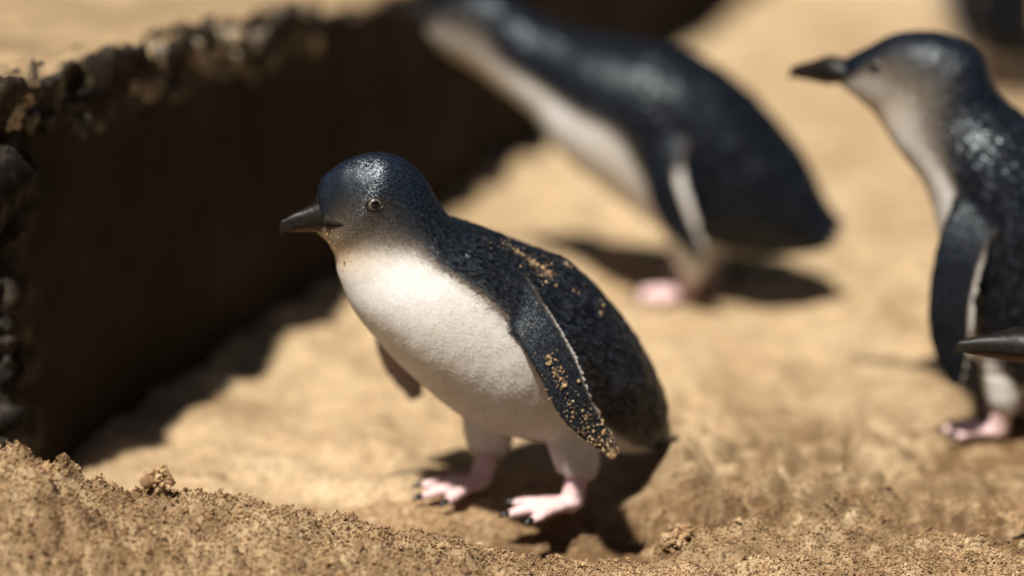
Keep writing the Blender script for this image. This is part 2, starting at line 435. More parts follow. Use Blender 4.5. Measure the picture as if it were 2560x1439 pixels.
# ------------------------------------------------------------------ dark rock ledge
TOP_S = [-0.06, -0.014, 0.072, 0.193, 0.407, 0.606, 1.5, 3.3]
TOP_Z = [0.290, 0.287, 0.273, 0.270, 0.253, 0.233, 0.21, 0.19]
def build_rock():
    u = np.array([0.33047, 0.94382]); n = np.array([0.94382, -0.33047])
    p0 = np.array([-0.3271, 1.6006])
    L0, L1, depth = -0.032, 3.3, 0.95
    # rounded profile walked from the foot of the face, over the lip, across the top and down the back
    prof = []
    for t in np.linspace(0, 1, 58): prof.append((0.0, -0.16 + t * 0.46))           # face
    for t in np.linspace(0, 1, 110)[1:]: prof.append((-t ** 1.25 * depth, 0.30))      # top
    for t in np.linspace(0, 1, 12)[1:]: prof.append((-depth, 0.30 - t * 0.46))      # back
    prof = np.array(prof)
    s = [L0]
    while s[-1] < L1: s.append(s[-1] + 0.006 + 0.008 * max(0, s[-1] - 0.5))
    s = np.array(s)
    S = np.repeat(s[:, None], len(prof), 1)
    T = np.repeat(prof[None, :, 0], len(s), 0)
    H = np.repeat(prof[None, :, 1], len(s), 0)
    # cap the near end with shrinking rings
    caps = []
    for k in np.linspace(0.0, 1, 60)[:-1]:
        caps.append(k)
    cT, cH = -depth / 2, 0.10
    ck = np.array(caps)[:, None]
    S = np.vstack([np.full((len(caps), len(prof)), L0), S])
    T = np.vstack([cT + (prof[None, :, 0] - cT) * ck, T])
    H = np.vstack([cH + (prof[None, :, 1] - cH) * ck, H])
    top_h = np.interp(S, TOP_S, TOP_Z)
    Hs = np.where(H > 0, H / 0.30 * top_h, H)
    # rounding of the edges
    d_face, d_end, d_top = -T, S - L0, top_h - Hs
    face = (d_face < 1e-6)
    r = 0.018
    def rnd_edge(a, b):
        x, y = np.maximum(r - a, 0), np.maximum(r - b, 0)
        return np.maximum(0, np.hypot(x, y) - r)
    e1, e2, e3 = rnd_edge(d_face, d_top), rnd_edge(d_face, d_end), rnd_edge(d_end, d_top)
    T = T - (e1 + e2) * 0.7; Hs = Hs - (e1 + e3) * 0.7; S = S + (e2 + e3) * 0.7
    x = p0[0] + S * u[0] + T * n[0]; y = p0[1] + S * u[1] + T * n[1]; z = Hs
    # crusty lip: strong lumps near the top edge and down the near corner
    lipw = np.exp(-(np.maximum(0, d_top - 0.012) / 0.026) ** 2) * np.exp(-(d_face / 0.045) ** 2) * sstep(0.68, 0.38, S)
    corner = 0.75 * np.exp(-(d_end / 0.030) ** 2) * np.exp(-(d_face / 0.05) ** 2) + 0.35 * (d_end < 1e-6)
    crust = np.clip(np.maximum(lipw, corner), 0, 1)
    lump = 0.016 * perlin(x * 28, y * 28, z * 28) + 0.010 * perlin(x * 60, y * 60, z * 60) + 0.005 * perlin(x * 130, y * 130, z * 130)
    soft = 0.006 * perlin(x * 6, y * 6, z * 6 + 9) + 0.0025 * perlin(x * 22, y * 22, z * 22 + 4)
    out_t = np.where(d_face < 0.08, 1, 0)
    disp = lump * crust + soft
    # the face leans in a little towards the foot
    under = -0.004 * sstep(0.12, 0.0, z) * (d_face < 0.3)
    amt = disp + 0.010 * lipw
    T2 = amt * (0.8 * out_t) + under
    x = x + T2 * n[0] - amt * u[0] * np.exp(-(d_end / 0.02) ** 2)
    y = y + T2 * n[1] - amt * u[1] * np.exp(-(d_end / 0.02) ** 2)
    z = z + amt * np.exp(-(d_top / 0.03) ** 2) * 0.8 + 0.004 * perlin(x * 14, y * 14) * (d_top < 0.01)
    m, k = x.shape
    i, j = np.meshgrid(np.arange(m - 1), np.arange(k - 1), indexing='ij')
    a = (i * k + j).ravel()
    q = np.stack([a, a + k, a + k + 1, a + 1], 1)
    cr = np.clip(crust * (0.6 + 1.2 * perlin(x * 25 + 7, y * 25, z * 25)), 0, 1)
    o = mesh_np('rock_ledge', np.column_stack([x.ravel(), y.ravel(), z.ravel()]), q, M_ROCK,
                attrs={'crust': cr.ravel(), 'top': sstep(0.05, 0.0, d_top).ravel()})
    tag(o, 'long dark brown rock ledge with a crumbling grey lip and sand on top', 'rock')
    return o
rock = build_rock()

# ------------------------------------------------------------------ penguins
class Acc:
    def __init__(s): s.v, s.f4, s.f3, s.at, s.n = [], [], [], [], 0
    def add(s, v, q, t, dark, head, skin, tan, size):
        k = len(v)
        full = lambda a: np.broadcast_to(np.asarray(a, float), (k,)) if np.ndim(a) < 1 else np.asarray(a, float)
        tan = np.broadcast_to(np.asarray(tan, float), (k, 3))
        s.v.append(v); s.f4.append(q + s.n); s.f3.append(t + s.n)
        s.at.append(np.column_stack([full(dark), full(head), full(skin), tan, full(size)]))
        s.n += k

def torso(acc, st, yaw=0.0, pivot=0, y0=6, y1=9, feather_head=None):
    """st rows: Df Dz Vf Vz w a_b soft head size (cm); tail first, bill base last"""
    st = np.asarray(st, float)
    n, m = 150, 72
    P = crom(st, n)
    idx = np.linspace(0, len(st) - 1, n)
    k = sstep(y0, y1, idx) * R(yaw)
    D = np.column_stack([P[:, 0], np.zeros(n), P[:, 1]]); V = np.column_stack([P[:, 2], np.zeros(n), P[:, 3]])
    px = pivot
    def rot(p):
        q = p.copy(); dx = p[:, 0] - px
        q[:, 0] = px + dx * np.cos(k) - p[:, 1] * np.sin(k); q[:, 1] = dx * np.sin(k) + p[:, 1] * np.cos(k)
        return q
    D, V = rot(D), rot(V)
    lat = np.column_stack([-np.sin(k), np.cos(k), np.zeros(n)])
    c = (D + V) / 2; up = (D - V) / 2
    a = np.linspace(0, 2 * np.pi, m, endpoint=False)
    w = np.maximum(P[:, 4], 0.15)
    sq = lambda t: np.sign(t) * np.abs(t) ** 0.93
    rings = c[:, None] + sq(np.cos(a))[None, :, None] * up[:, None] + (sq(np.sin(a))[None, :] * w[:, None])[:, :, None] * lat[:, None]
    aa = np.minimum(a, 2 * np.pi - a)[None, :]
    soft = np.maximum(P[:, 6], 0.04)[:, None]
    dark = sstep(-1, 1, (P[:, 5][:, None] - aa) / soft)
    Tg = -unit(np.gradient(rings, axis=0))
    v, q, t = loft(rings)
    ext = lambda f: np.concatenate([np.broadcast_to(f, (n, m)).ravel(), [np.broadcast_to(f, (n, m))[0].mean(), np.broadcast_to(f, (n, m))[-1].mean()]])
    tan = np.vstack([Tg.reshape(-1, 3), Tg[0].mean(0), Tg[-1].mean(0)])
    acc.add(v, q, t, ext(dark), ext(np.clip(P[:, 7], 0, 1)[:, None]), 0.0, tan, ext(np.clip(P[:, 8], 0.05, 2)[:, None] * (0.50 + 0.26 * dark)))

def flipper(acc, path, half, normal, white_edge=0.74, under_dark=0.55, thick=0.30, edge_side=0.55):
    path = np.asarray(path, float)
    P = crom(np.column_stack([path, half]), 70)
    p, hc = P[:, :3], np.maximum(P[:, 3], 0.12)
    T = unit(np.gradient(p, axis=0))
    nrm = unit(np.asarray(normal, float))
    chord = unit(np.cross(T, nrm))          # towards the trailing edge for a left flipper seen from outside
    if nrm[1] > 0: chord = -chord
    nn = np.cross(chord, T)
    nn = nn * np.sign((nn * nrm).sum())
    m = 40
    a = np.linspace(0, 2 * np.pi, m, endpoint=False)
    th = thick * (np.clip(1.5 - np.linspace(0, 1, 70), 0.55, 1.5) + 2.2 * sstep(0.30, 0.0, np.linspace(0, 1, 70)))
    cx = np.cos(a); sy = np.sin(a)
    prof = sy * (0.55 + 0.45 * np.clip(-cx, -1, 1) * 0.6 + 0.2)
    rings = p[:, None] + (hc[:, None] * cx[None])[:, :, None] * chord[:, None] + (th[:, None] * prof[None])[:, :, None] * nn[:, None]
    v, q, t = loft(rings)
    side = np.sign(np.dot(nn.mean(0), nrm)) * sy
    dark1 = np.where(side > -0.15, 1.0, under_dark)
    dark1 = np.where(cx > white_edge, np.where(side > edge_side, dark1, 0.08), dark1)
    d = np.broadcast_to(dark1[None], (70, m)).copy()
    fade = sstep(0.12, 0.42, np.linspace(0, 1, 70))[:, None]
    d = d * fade + 1.0 * (1 - fade) * (side > 0)[None] + 0.5 * (1 - fade) * (side <= 0)[None]
    skin = np.broadcast_to(np.where(side < -0.25, 0.30, 0.0)[None], (70, m))
    ext = lambda f: np.concatenate([f.ravel(), [f[0].mean(), f[-1].mean()]])
    tan = np.vstack([np.repeat(T[:, None], m, 1).reshape(-1, 3), T[0], T[-1]])
    acc.add(v, q, t, ext(d), 0.0, ext(skin), tan, 0.22)

def leg(acc, claws, hip, ankle, foot, yaw, thigh_r=2.1, ank_r=1.25, toe_len=3.7, dk=0.0, lift=0.0, toe_pitch=0.0):
    """white feathered shank, pink tarsus, three webbed toes; positions in cm"""
    hip, ankle, foot = [np.asarray(x, float) for x in (hip, ankle, foot)]
    v, q, t, T = tube([hip, hip * 0.45 + ankle * 0.55 + np.array([0.2, 0, 0]), ankle, ankle + (foot - ankle) * 0.18], [thigh_r, thigh_r * 0.78, ank_r, ank_r * 0.55], 22, 20)
    acc.add(v, q, t, 0.0, 0.0, 0.0, (0, 0, -1), 0.45)
    v, q, t, T = tube([ankle + (ankle - foot) * 0.1, (ankle + foot) / 2, foot, foot - np.array([0, 0, 0.15])], [0.88, 0.78, 0.80, 0.5], 12, 12)
    acc.add(v, q, t, 0.0, 0.0, 1.0, (0, 0, -1), 0)
    tips = []
    for da, ln in ((26, 0.92), (2, 1.06), (-24, 0.90)):
        an = R(yaw + da); d = np.array([math.cos(an), math.sin(an), 0])
        rise = math.tan(R(toe_pitch))
        base = foot + d * 0.05
        L = toe_len * ln
        mid = base + d * L * 0.5 + np.array([0, 0, 0.18 + rise * L * 0.5])
        tip = base + d * L + np.array([0, 0, -0.02 + rise * L])
        tip[2] = max(tip[2], 0.20 + lift)
        k1 = base + d * L * 0.78 + np.array([0, 0, 0.10 + rise * L * 0.78])
        v, q, t, T = tube([base - d * 0.3, base + d * L * 0.25 + np.array([0, 0, 0.12]), mid, k1, tip], [0.60, 0.52, 0.46, 0.46, 0.28], 16, 12, 0.85)
        acc.add(v, q, t, 0.0, 0.0, 1.0, d, 0)
        tips.append((base, tip, d, L))
        claws.append((tip, d))
    for (b1, t1, d1, L1), (b2, t2, d2, L2) in zip(tips[:-1], tips[1:]):
        # web between two toes
        A, B, C_ = (b1 + b2) / 2, b1 + (t1 - b1) * 0.80, b2 + (t2 - b2) * 0.80
        rows = []
        for s in np.linspace(0.05, 1, 10):
            row = []
            P1, P2 = A + (B - A) * s, A + (C_ - A) * s
            for r in np.linspace(0, 1, 7):
                pnt = P1 * (1 - r) + P2 * r
                pull = 0.22 * s * math.sin(math.pi * r)
                pnt = pnt + (A - pnt) * pull
                row.append(pnt)
            loop = [p + np.array([0, 0, 0.11]) for p in row] + [p - np.array([0, 0, 0.11]) for p in row[::-1]]
            rows.append(loop)
        v, q, t = loft(rows)
        acc.add(v, q, t, 0.0, 0.0, 1.0, d1, 0)
    # hind toe
    an = R(yaw + 150); d = np.array([math.cos(an), math.sin(an), 0])
    v, q, t, T = tube([foot + d * 0.2, foot + d * 0.7 + np.array([0, 0, -0.12])], [0.35, 0.2], 6, 10)
    acc.add(v, q, t, 0.0, 0.0, 1.0, d, 0)

def fuse(acc, voxel=0.0014, iters=5):
    """one continuous skin out of the overlapping closed pieces, attributes carried over"""
    V = np.vstack(acc.v) * 0.01; A = np.vstack(acc.at)
    src = mesh_np('src', V, [np.vstack(acc.f4), np.vstack(acc.f3)])
    md = src.modifiers.new('r', 'REMESH'); md.mode = 'VOXEL'; md.voxel_size = voxel
    dg = bpy.context.evaluated_depsgraph_get()
    me = bpy.data.meshes.new_from_object(src.evaluated_get(dg))
    sm = src.data
    bpy.data.objects.remove(src); bpy.data.meshes.remove(sm)
    n = len(me.vertices)
    co = np.empty(n * 3, np.float32); me.vertices.foreach_get('co', co); co = co.reshape(-1, 3).astype(float)
    e = np.empty(len(me.edges) * 2, np.int32); me.edges.foreach_get('vertices', e); e = e.reshape(-1, 2)
    kd = kdtree.KDTree(len(V))
    for i, p in enumerate(V): kd.insert(p, i)
    kd.balance()
    ids = np.array([[h[1] for h in kd.find_n(p, 2)] for p in co])
    at = A[ids].mean(1)
    deg = np.bincount(e.ravel(), minlength=n)[:, None].astype(float)
    def lap(f):
        s = np.zeros_like(f)
        np.add.at(s, e[:, 0], f[e[:, 1]]); np.add.at(s, e[:, 1], f[e[:, 0]])
        return s / deg - f
    for _ in range(iters):
        co = co + 0.55 * lap(co); co = co - 0.56 * lap(co)
    for _ in range(2): at = at + 0.5 * lap(at)
    # soft tufts and partings in the plumage, creases in the skin of the feet
    me.vertices.foreach_set('co', co.astype(np.float32).ravel()); me.update()
    vn = np.empty(n * 3, np.float32); me.vertices.foreach_get('normal', vn); vn = vn.reshape(-1, 3)
    gx_, gy_, gz_ = co.T
    feath = (1 - np.clip(at[:, 2] * 1.5, 0, 1)) * np.clip(at[:, 6] * 2.2, 0.25, 1)
    feath = feath * (0.45 + 0.55 * at[:, 0])
    dsp = 0.0007 * perlin(gx_ * 55, gy_ * 55, gz_ * 38) * feath + 0.0004 * perlin(gx_ * 150, gy_ * 150, gz_ * 90) * feath
    dsp = dsp + 0.00035 * perlin(gx_ * 420, gy_ * 420, gz_ * 420) * np.clip(at[:, 2] * 1.5, 0, 1)
    co = co + vn * dsp[:, None]
    me.vertices.foreach_set('co', co.astype(np.float32).ravel())
    me.polygons.foreach_set('use_smooth', np.ones(len(me.polygons), bool))
    me.update()
    for k, c in (('dark', 0), ('head', 1), ('skin', 2)):
        a = me.attributes.new(k, 'FLOAT', 'POINT'); a.data.foreach_set('value', at[:, c].astype(np.float32))
    me.materials.clear(); me.materials.append(M_BODY)
    return me, co, at

def feathers(me, co, at, count, parent, seed, keep=None):
    r = np.random.default_rng(seed)
    me.calc_loop_triangles()
    nt_ = len(me.loop_triangles)
    tri = np.empty(nt_ * 3, np.int32); me.loop_triangles.foreach_get('vertices', tri); tri = tri.reshape(-1, 3)
    p = co[tri]
    cr = np.cross(p[:, 1] - p[:, 0], p[:, 2] - p[:, 0]); area = np.linalg.norm(cr, axis=1) / 2
    fn = cr / (2 * area[:, None] + 1e-15)
    size = at[tri].mean(1)[:, 6]; skin = at[tri].mean(1)[:, 2]
    w = area / np.maximum(size, 0.12) ** 2
    w[(skin > 0.22) | (size < 0.1)] = 0
    pick = r.choice(nt_, count, p=w / w.sum())
    b = r.dirichlet((1, 1, 1), count)
    pos = (p[pick] * b[:, :, None]).sum(1)
    A = (at[tri[pick]] * b[:, :, None]).sum(1)
    vn = np.empty(len(co) * 3, np.float32); me.vertices.foreach_get('normal', vn); vn = vn.reshape(-1, 3)
    nrm = unit((vn[tri[pick]] * b[:, :, None]).sum(1))
    tan = A[:, 3:6]; tan = unit(tan - (tan * nrm).sum(1)[:, None] * nrm)
    side = np.cross(nrm, tan)
    ang = r.normal(0, 0.16, count)[:, None]
    tan, side = tan * np.cos(ang) + side * np.sin(ang), side * np.cos(ang) - tan * np.sin(ang)
    sz = A[:, 6] * r.uniform(0.8, 1.2, count)
    L = 0.0095 * sz; W = 0.0022 * sz * np.where(A[:, 1] > 0.5, 0.55, 1) * np.where(A[:, 0] < 0.3, 0.6, 1.0)
    L, W = L[:, None], W[:, None]
    lift = r.uniform(0.3, 1.15, count)[:, None]
    flat = (0.25 + 0.75 * sstep(0.2, 0.6, A[:, 0]))[:, None]
    lift = lift * flat
    tilt = r.normal(0, 0.15, count)[:, None] * flat * (1 - 0.5 * A[:, 1])[:, None]
    v0 = pos - nrm * 0.0002
    vl = pos + tan * L * 0.55 + side * W + nrm * (0.05 * L * lift + W * tilt)
    vr = pos + tan * L * 0.55 - side * W + nrm * (0.05 * L * lift - W * tilt)
    vc = pos + tan * L * 0.55 + nrm * (0.09 * L * lift + 0.0001)
    vt = pos + tan * L + nrm * (0.085 * L * lift)
    verts = np.stack([v0, vl, vr, vc, vt], 1).reshape(-1, 3)
    k = np.arange(count)[:, None, None] * 5
    f = (k + np.array([[0, 3, 1], [0, 2, 3], [1, 3, 4], [3, 2, 4]])[None]).reshape(-1, 3)
    rep = lambda a: np.repeat(a, 5)
    o = mesh_np('plumage', verts, f, M_FEATHER, parent,
                attrs={'tip': np.tile([0, 0.55, 0.35, 0.0, 1.0], count) * rep(1 - 0.75 * A[:, 1]), 'dark': rep(A[:, 0]), 'head': rep(A[:, 1]), 'skin': np.zeros(count * 5), 'rnd': rep(r.random(count))})
    tag(o, kind='stuff')
    return o

def bill(parent, base, fwd, s=1.0, depth=1.0):
    """upper bill with hooked tip, lower bill, nostril grooves; base = centre of the gape in cm"""
    base = np.asarray(base, float); fwd = unit(fwd)
    lat = unit(np.cross((0, 0, 1), fwd)); up = np.cross(fwd, lat)
    m = 26
    a = np.linspace(0, 2 * np.pi, m, endpoint=False)
    up = up * depth
    def make(name, prof, mat):
        # prof rows: x, top, bottom, half width
        P = crom(np.asarray(prof, float) * s, 44)
        rings = []
        for x, tp, bt, w in P:
            cx, sy = np.cos(a), np.sin(a)
            if name == 'upper_bill':
                yy = bt + (tp - bt) * np.maximum(sy, 0) + 0.10 * np.minimum(sy, 0); ww = np.abs(cx) ** 0.8 * np.sign(cx)
            else:
                yy = tp + (tp - bt) * np.minimum(sy, 0) - 0.02 + 0.06 * np.maximum(sy, 0); ww = np.abs(cx) ** 0.85 * np.sign(cx)
            rings.append(base + fwd * x + lat * (w * ww)[:, None] + up * yy[:, None])
        v, q, t = loft(rings)
        return mesh_np(name, v * 0.01, [q, t], mat, parent)
    up_b = make('upper_bill', [(-1.0, 0.50, -0.20, 1.25), (0.2, 0.85, -0.20, 1.22), (1.1, 0.98, -0.22, 0.99), (1.8, 0.76, -0.25, 0.71), (2.5, 0.54, -0.27, 0.47), (3.1, 0.40, -0.30, 0.36), (3.6, 0.20, -0.42, 0.24), (3.92, 0.06, -0.60, 0.13), (4.02, -0.32, -0.68, 0.04)], M_BILL)
    lo_b = make('lower_bill', [(-1.0, -0.28, -0.50, 1.15), (0.2, -0.28, -0.74, 1.12), (1.1, -0.30, -0.88, 0.88), (1.9, -0.33, -0.80, 0.56), (2.7, -0.35, -0.68, 0.35), (3.3, -0.40, -0.62, 0.22), (3.6, -0.44, -0.54, 0.08)], M_BILL_LOW)
    return up_b

def gape(parent, bvh, base, fwd):
    base = np.asarray(base, float); fwd = unit(fwd)
    lat = unit(np.cross((0, 0, 1), fwd)); up = np.cross(fwd, lat)
    for sgn in (-1, 1):
        pts = []
        for x in np.linspace(1.75, -0.5, 7):
            p = base + fwd * x + lat * sgn * 1.6 + up * (0.02 - 0.17 * (1.75 - x))
            h, nr, _, _ = bvh.find_nearest(Vector(p * 0.01))
            pts.append(np.array(h) * 100 + np.array(nr) * -0.10)
        v, q, t, T = tube(pts, [0.50, 0.42, 0.33, 0.26, 0.20, 0.14, 0.06], 24, 12, 1.0, (lat * sgn))
        mesh_np('gape', v * 0.01, [q, t], M_GAPE, parent)

def sphere_patch(center, axis, radius, ang0, ang1, n=8, m=28):
    """zone of a sphere between two polar angles about axis"""
    axis = unit(axis); s = unit(np.cross(axis, (0, 0, 1))); t = np.cross(axis, s)
    th = np.linspace(ang0, ang1, n); ph = np.linspace(0, 2 * np.pi, m, endpoint=False)
    rings = [center + radius * (math.cos(x) * axis + math.sin(x) * (np.cos(ph)[:, None] * s + np.sin(ph)[:, None] * t)) for x in th]
    return loft(rings)

def eye(parent, bvh, point, direction, r=0.52, sink=0.25):
    """eye on the skin where a ray towards the head meets it (cm)"""
    d = unit(direction)
    org = np.asarray(point, float) * 0.01 - d * 0.08
    hit, nrm, _, _ = bvh.ray_cast(Vector(org), Vector(d))
    if hit is None: return
    hit = np.array(hit) * 100; nrm = np.array(nrm)
    axis = unit(unit(nrm) * 0.75 - d * 0.25)
    c = hit - axis * (r - (r - sink) * 0.75)
    v, q, t = sphere_patch(c, axis, r, 0.03, 3.1, 18, 28)
    e = mesh_np('eye', v * 0.01, [q, t], M_EYE, parent)
    v, q, t = sphere_patch(c, axis, r + 0.012, 0.50, 0.92, 6, 32)
    mesh_np('iris', v * 0.01, q, M_IRIS, e)
    v, q, t = sphere_patch(c, axis, r + 0.016, 0.01, 0.54, 5, 28)
    mesh_np('pupil', v * 0.01, [q, t], M_PUPIL, e)
    # lid: a soft almond ring around the opening
    s = unit(np.cross(axis, (0, 0, 1))); u = np.cross(s, axis)
    ph = np.linspace(0, 2 * np.pi, 40, endpoint=False)
    rings = []
    for p_ in ph:
        el = 1.0 + 0.42 * abs(math.cos(p_)) ** 3
        rad = math.sin(0.95) * r * el * (0.94 if math.sin(p_) > 0 else 1.0)
        cc = c + axis * (math.cos(0.95) * r - 0.10 * (el - 1)) + s * math.cos(p_) * rad + u * math.sin(p_) * rad * 0.92
        o_ = s * math.cos(p_) + u * math.sin(p_)
        b = np.linspace(0, 2 * np.pi, 8, endpoint=False)
        rings.append(cc + 0.105 * (np.cos(b)[:, None] * o_ + np.sin(b)[:, None] * axis))
    rings.append(rings[0])
    v, q, t = loft(rings)
    mesh_np('eyelid', v * 0.01, q, M_LID, e)

def claw_mesh(parent, tip, d, s=1.0):
    tip, d = np.asarray(tip, float), np.asarray(d, float)
    v, q, t, T = tube([tip - d * 0.15 + np.array([0, 0, 0.05]), tip + d * 0.30 * s + np.array([0, 0, 0.06]), tip + d * 0.72 * s + np.array([0, 0, -0.16])], [0.24, 0.19, 0.03], 9, 8)
    mesh_np('claw', v * 0.01, [q, t], M_CLAW, parent)

GROUP = 'little penguins on the sand'
def penguin(label, loc, heading, st, yaw, pivot, flippers, legs, bill_base, bill_dir, eyes, n_feathers, seed, voxel=0.0014, bill_s=1.0, tail=None):
    root = bpy.data.objects.new('penguin', None)
    root.empty_display_size = 0.05
    col.objects.link(root)
    root.location = loc; root.rotation_euler = (0, 0, R(heading))
    tag(root, label, 'penguin', GROUP)
    acc = Acc(); claws = []
    torso(acc, st, yaw, pivot)
    for f in flippers: flipper(acc, *f)
    for l in legs: leg(acc, claws, *l)
    if tail:
        v, q, t, T = tube(*tail, 16, 16, 0.55)
        acc.add(v, q, t, 1.0, 0.0, 0.0, T.mean(0), 1.0)
    me, co, at = fuse(acc, voxel)
    me.name = 'body'
    body = bpy.data.objects.new('body', me); col.objects.link(body); body.parent = root
    bvh = BVHTree.FromPolygons([tuple(c) for c in co], [tuple(p.vertices) for p in me.polygons])
    bill(root, bill_base, bill_dir, bill_s, 1.12 if bill_s == 1.0 else 0.82)
    if bill_s == 1.0: gape(root, bvh, bill_base, bill_dir)
    for p_, d_ in eyes: eye(root, bvh, p_, d_)
    for tip, d in claws: claw_mesh(root, tip, d)
    if n_feathers: feathers(me, co, at, n_feathers, root, seed)
    return root, bvh

# stations: dorsal f,z | ventral f,z | half width | dark limit angle | softness | head | feather size
MAIN = [
    (-11.2, 4.0, -9.6, 2.4, 1.3, 2.1, 0.3, 0, 1.1),
    (-10.3, 7.6, -7.0, 2.8, 2.9, 2.05, 0.3, 0, 1.1),
    (-7.8, 12.0, -3.2, 4.0, 4.7, 1.95, 0.25, 0, 1.1),
    (-4.4, 16.1, 1.4, 5.3, 5.7, 1.70, 0.22, 0, 1.0),
    (-1.1, 17.9, 4.6, 7.2, 6.0, 1.42, 0.20, 0, 0.9),
    (2.5, 19.7, 8.3, 10.9, 5.5, 1.26, 0.18, 0, 0.75),
    (4.6, 20.6, 11.0, 14.4, 4.4, 1.26, 0.20, 0, 0.6),
    (5.6, 21.9, 12.1, 17.0, 3.3, 1.42, 0.5, 0.1, 0.5),
    (7.0, 24.1, 12.4, 18.5, 2.75, 1.85, 1.0, 0.8, 0.42),
    (9.0, 25.2, 12.8, 19.4, 2.55, 2.08, 1.35, 1, 0.36),
    (11.4, 24.9, 13.1, 19.8, 1.70, 2.08, 1.35, 1, 0.32),
    (12.9, 24.0, 13.4, 20.1, 0.88, 2.30, 0.9, 1, 0.28),
    (13.4, 23.2, 13.6, 20.3, 0.60, 2.4, 0.7, 1, 0.24),
    (13.4, 22.5, 13.4, 20.6, 0.30, 2.4, 0.6, 1, 0.2),
]
LEFT_N = (0.10, 0.95, 0.30)
main, main_bvh = penguin('sharply focused penguin leaning forward with sand sprinkled on its back and flipper',
        (0.003, 1.546, 0.0), 200, MAIN, -6, 9,
        [([(3.0, 2.4, 18.2), (1.5, 5.2, 15.6), (0.0, 7.3, 12.4), (-1.2, 8.3, 9.3), (-3.8, 8.6, 6.0)], [0.9, 1.35, 1.42, 1.22, 0.5], LEFT_N),
         ([(5.8, -4.2, 15.0), (6.0, -7.6, 11.8), (5.2, -9.2, 8.2), (4.0, -9.6, 4.8)], [1.5, 1.7, 1.6, 0.6], (0.10, -0.95, 0.30))],
        [((0.8, -2.8, 7.0), (0.8, -3.1, 3.1), (1.9, -2.2, 0.75), 12, 2.3, 1.55, 4.5), ((-3.0, 2.6, 7.0), (-3.5, 2.7, 3.0), (-2.8, 3.2, 0.6), 2, 2.2, 1.45, 4.4)],
        (12.0, -0.35, 21.45), (1.0, -0.10, -0.10),
        [((10.5, 6, 22.6), (0, -1, 0)), ((10.5, -6, 22.6), (0, 1, 0))], 52000, 21, 0.0013)

RIGHT = [
    (-11.8, 1.9, -11.5, 1.5, 0.9, 1.95, 0.3, 0, 1.1),
    (-9.2, 5.2, -6.6, 3.2, 2.6, 1.95, 0.3, 0, 1.1),
    (-7.8, 8.5, -1.8, 3.6, 4.6, 2.3, 0.25, 0, 1.1),
    (-7.4, 12.0, 1.8, 5.5, 5.6, 2.35, 0.2, 0, 1.0),
    (-6.2, 16.5, 4.0, 10.4, 5.9, 2.3, 0.2, 0, 1.0),
    (-4.2, 20.2, 5.2, 14.9, 5.6, 1.9, 0.2, 0, 0.95),
    (-1.2, 23.0, 6.4, 18.2, 4.9, 1.9, 0.25, 0, 0.9),
    (1.6, 25.0, 8.6, 20.8, 3.8, 1.75, 0.9, 0.1, 0.6),
    (3.0, 27.8, 10.2, 22.9, 3.1, 1.55, 1.1, 0.6, 0.42),
    (5.8, 29.2, 11.4, 23.9, 2.8, 1.6, 1.35, 0.4, 0.36),
    (8.9, 29.1, 12.3, 24.5, 2.2, 1.7, 1.35, 0.4, 0.32),
    (11.4, 27.8, 12.9, 24.9, 1.4, 2.2, 0.8, 0.5, 0.28),
    (12.9, 26.9, 13.2, 25.2, 0.8, 2.4, 0.5, 0.8, 0.22),
]
penguin('upright penguin facing left, cut off by the right edge of the picture',
        (0.363, 1.690, 0.0), 160, RIGHT, 0, 6,
        [([(1.6, 3.4, 19.6), (2.4, 6.2, 15.9), (2.9, 7.2, 11.8), (2.7, 7.2, 8.2), (2.3, 6.8, 5.4)], [1.4, 1.8, 1.7, 1.45, 0.5], (0.05, 0.97, 0.2), 0.72, 0.55, 0.30, 2.0),
         ([(2.0, -4.6, 20.0), (2.5, -7.0, 15.0), (2.4, -7.6, 11.0), (2.2, -7.4, 7.0)], [1.5, 1.7, 1.5, 0.6], (0.05, -0.97, 0.2))],
        [((-0.6, 2.9, 8.0), (-0.6, 2.9, 3.2), (-0.2, 2.6, 0.6), 12), ((-2.0, -2.8, 7.0), (-2.4, -2.8, 3.2), (-2.2, -2.8, 0.6), 8)],
        (12.9, 0, 26.0), (1.0, 0, -0.02), [((10.1, 6, 27.0), (0, -1, 0)), ((10.1, -6, 27.0), (0, 1, 0))], 16000, 22, 0.0016, 1.0, ([(-4.0, 0, 8.0), (-3.6, 0, 5.0), (-3.2, 0, 2.6), (-3.0, 0, 0.8)], [2.6, 2.3, 1.8, 0.8]))

MID = [
    (-12.2, 7.8, -11.2, 5.4, 1.7, 2.6, 0.3, 0, 1.1),
    (-10.7, 9.7, -8.0, 4.6, 2.8, 2.6, 0.3, 0, 1.1),
    (-8.4, 13.5, -3.8, 4.4, 4.6, 2.6, 0.25, 0, 1.1),
    (-3.4, 18.6, 2.4, 5.6, 5.8, 2.2, 0.2, 0, 1.0),
    (2.0, 21.6, 8.2, 9.0, 6.0, 1.65, 0.2, 0, 1.0),
    (7.3, 22.3, 12.2, 11.9, 5.5, 1.6, 0.2, 0, 0.95),
    (12.0, 22.8, 14.9, 15.0, 4.0, 1.65, 0.25, 0, 0.8),
    (15.7, 24.0, 18.3, 17.2, 3.1, 1.7, 0.4, 0.3, 0.6),
    (18.2, 25.6, 20.9, 18.8, 2.95, 1.6, 0.9, 0.5, 0.42),
    (20.8, 26.0, 23.0, 19.8, 2.7, 1.6, 1.0, 0.4, 0.36),
    (23.3, 25.3, 24.4, 20.7, 2.1, 1.65, 1.0, 0.4, 0.32),
    (24.8, 24.2, 25.2, 21.6, 1.3, 2.0, 0.6, 0.4, 0.28),
    (25.6, 23.6, 25.6, 22.2, 0.7, 2.2, 0.5, 0.4, 0.22),
]
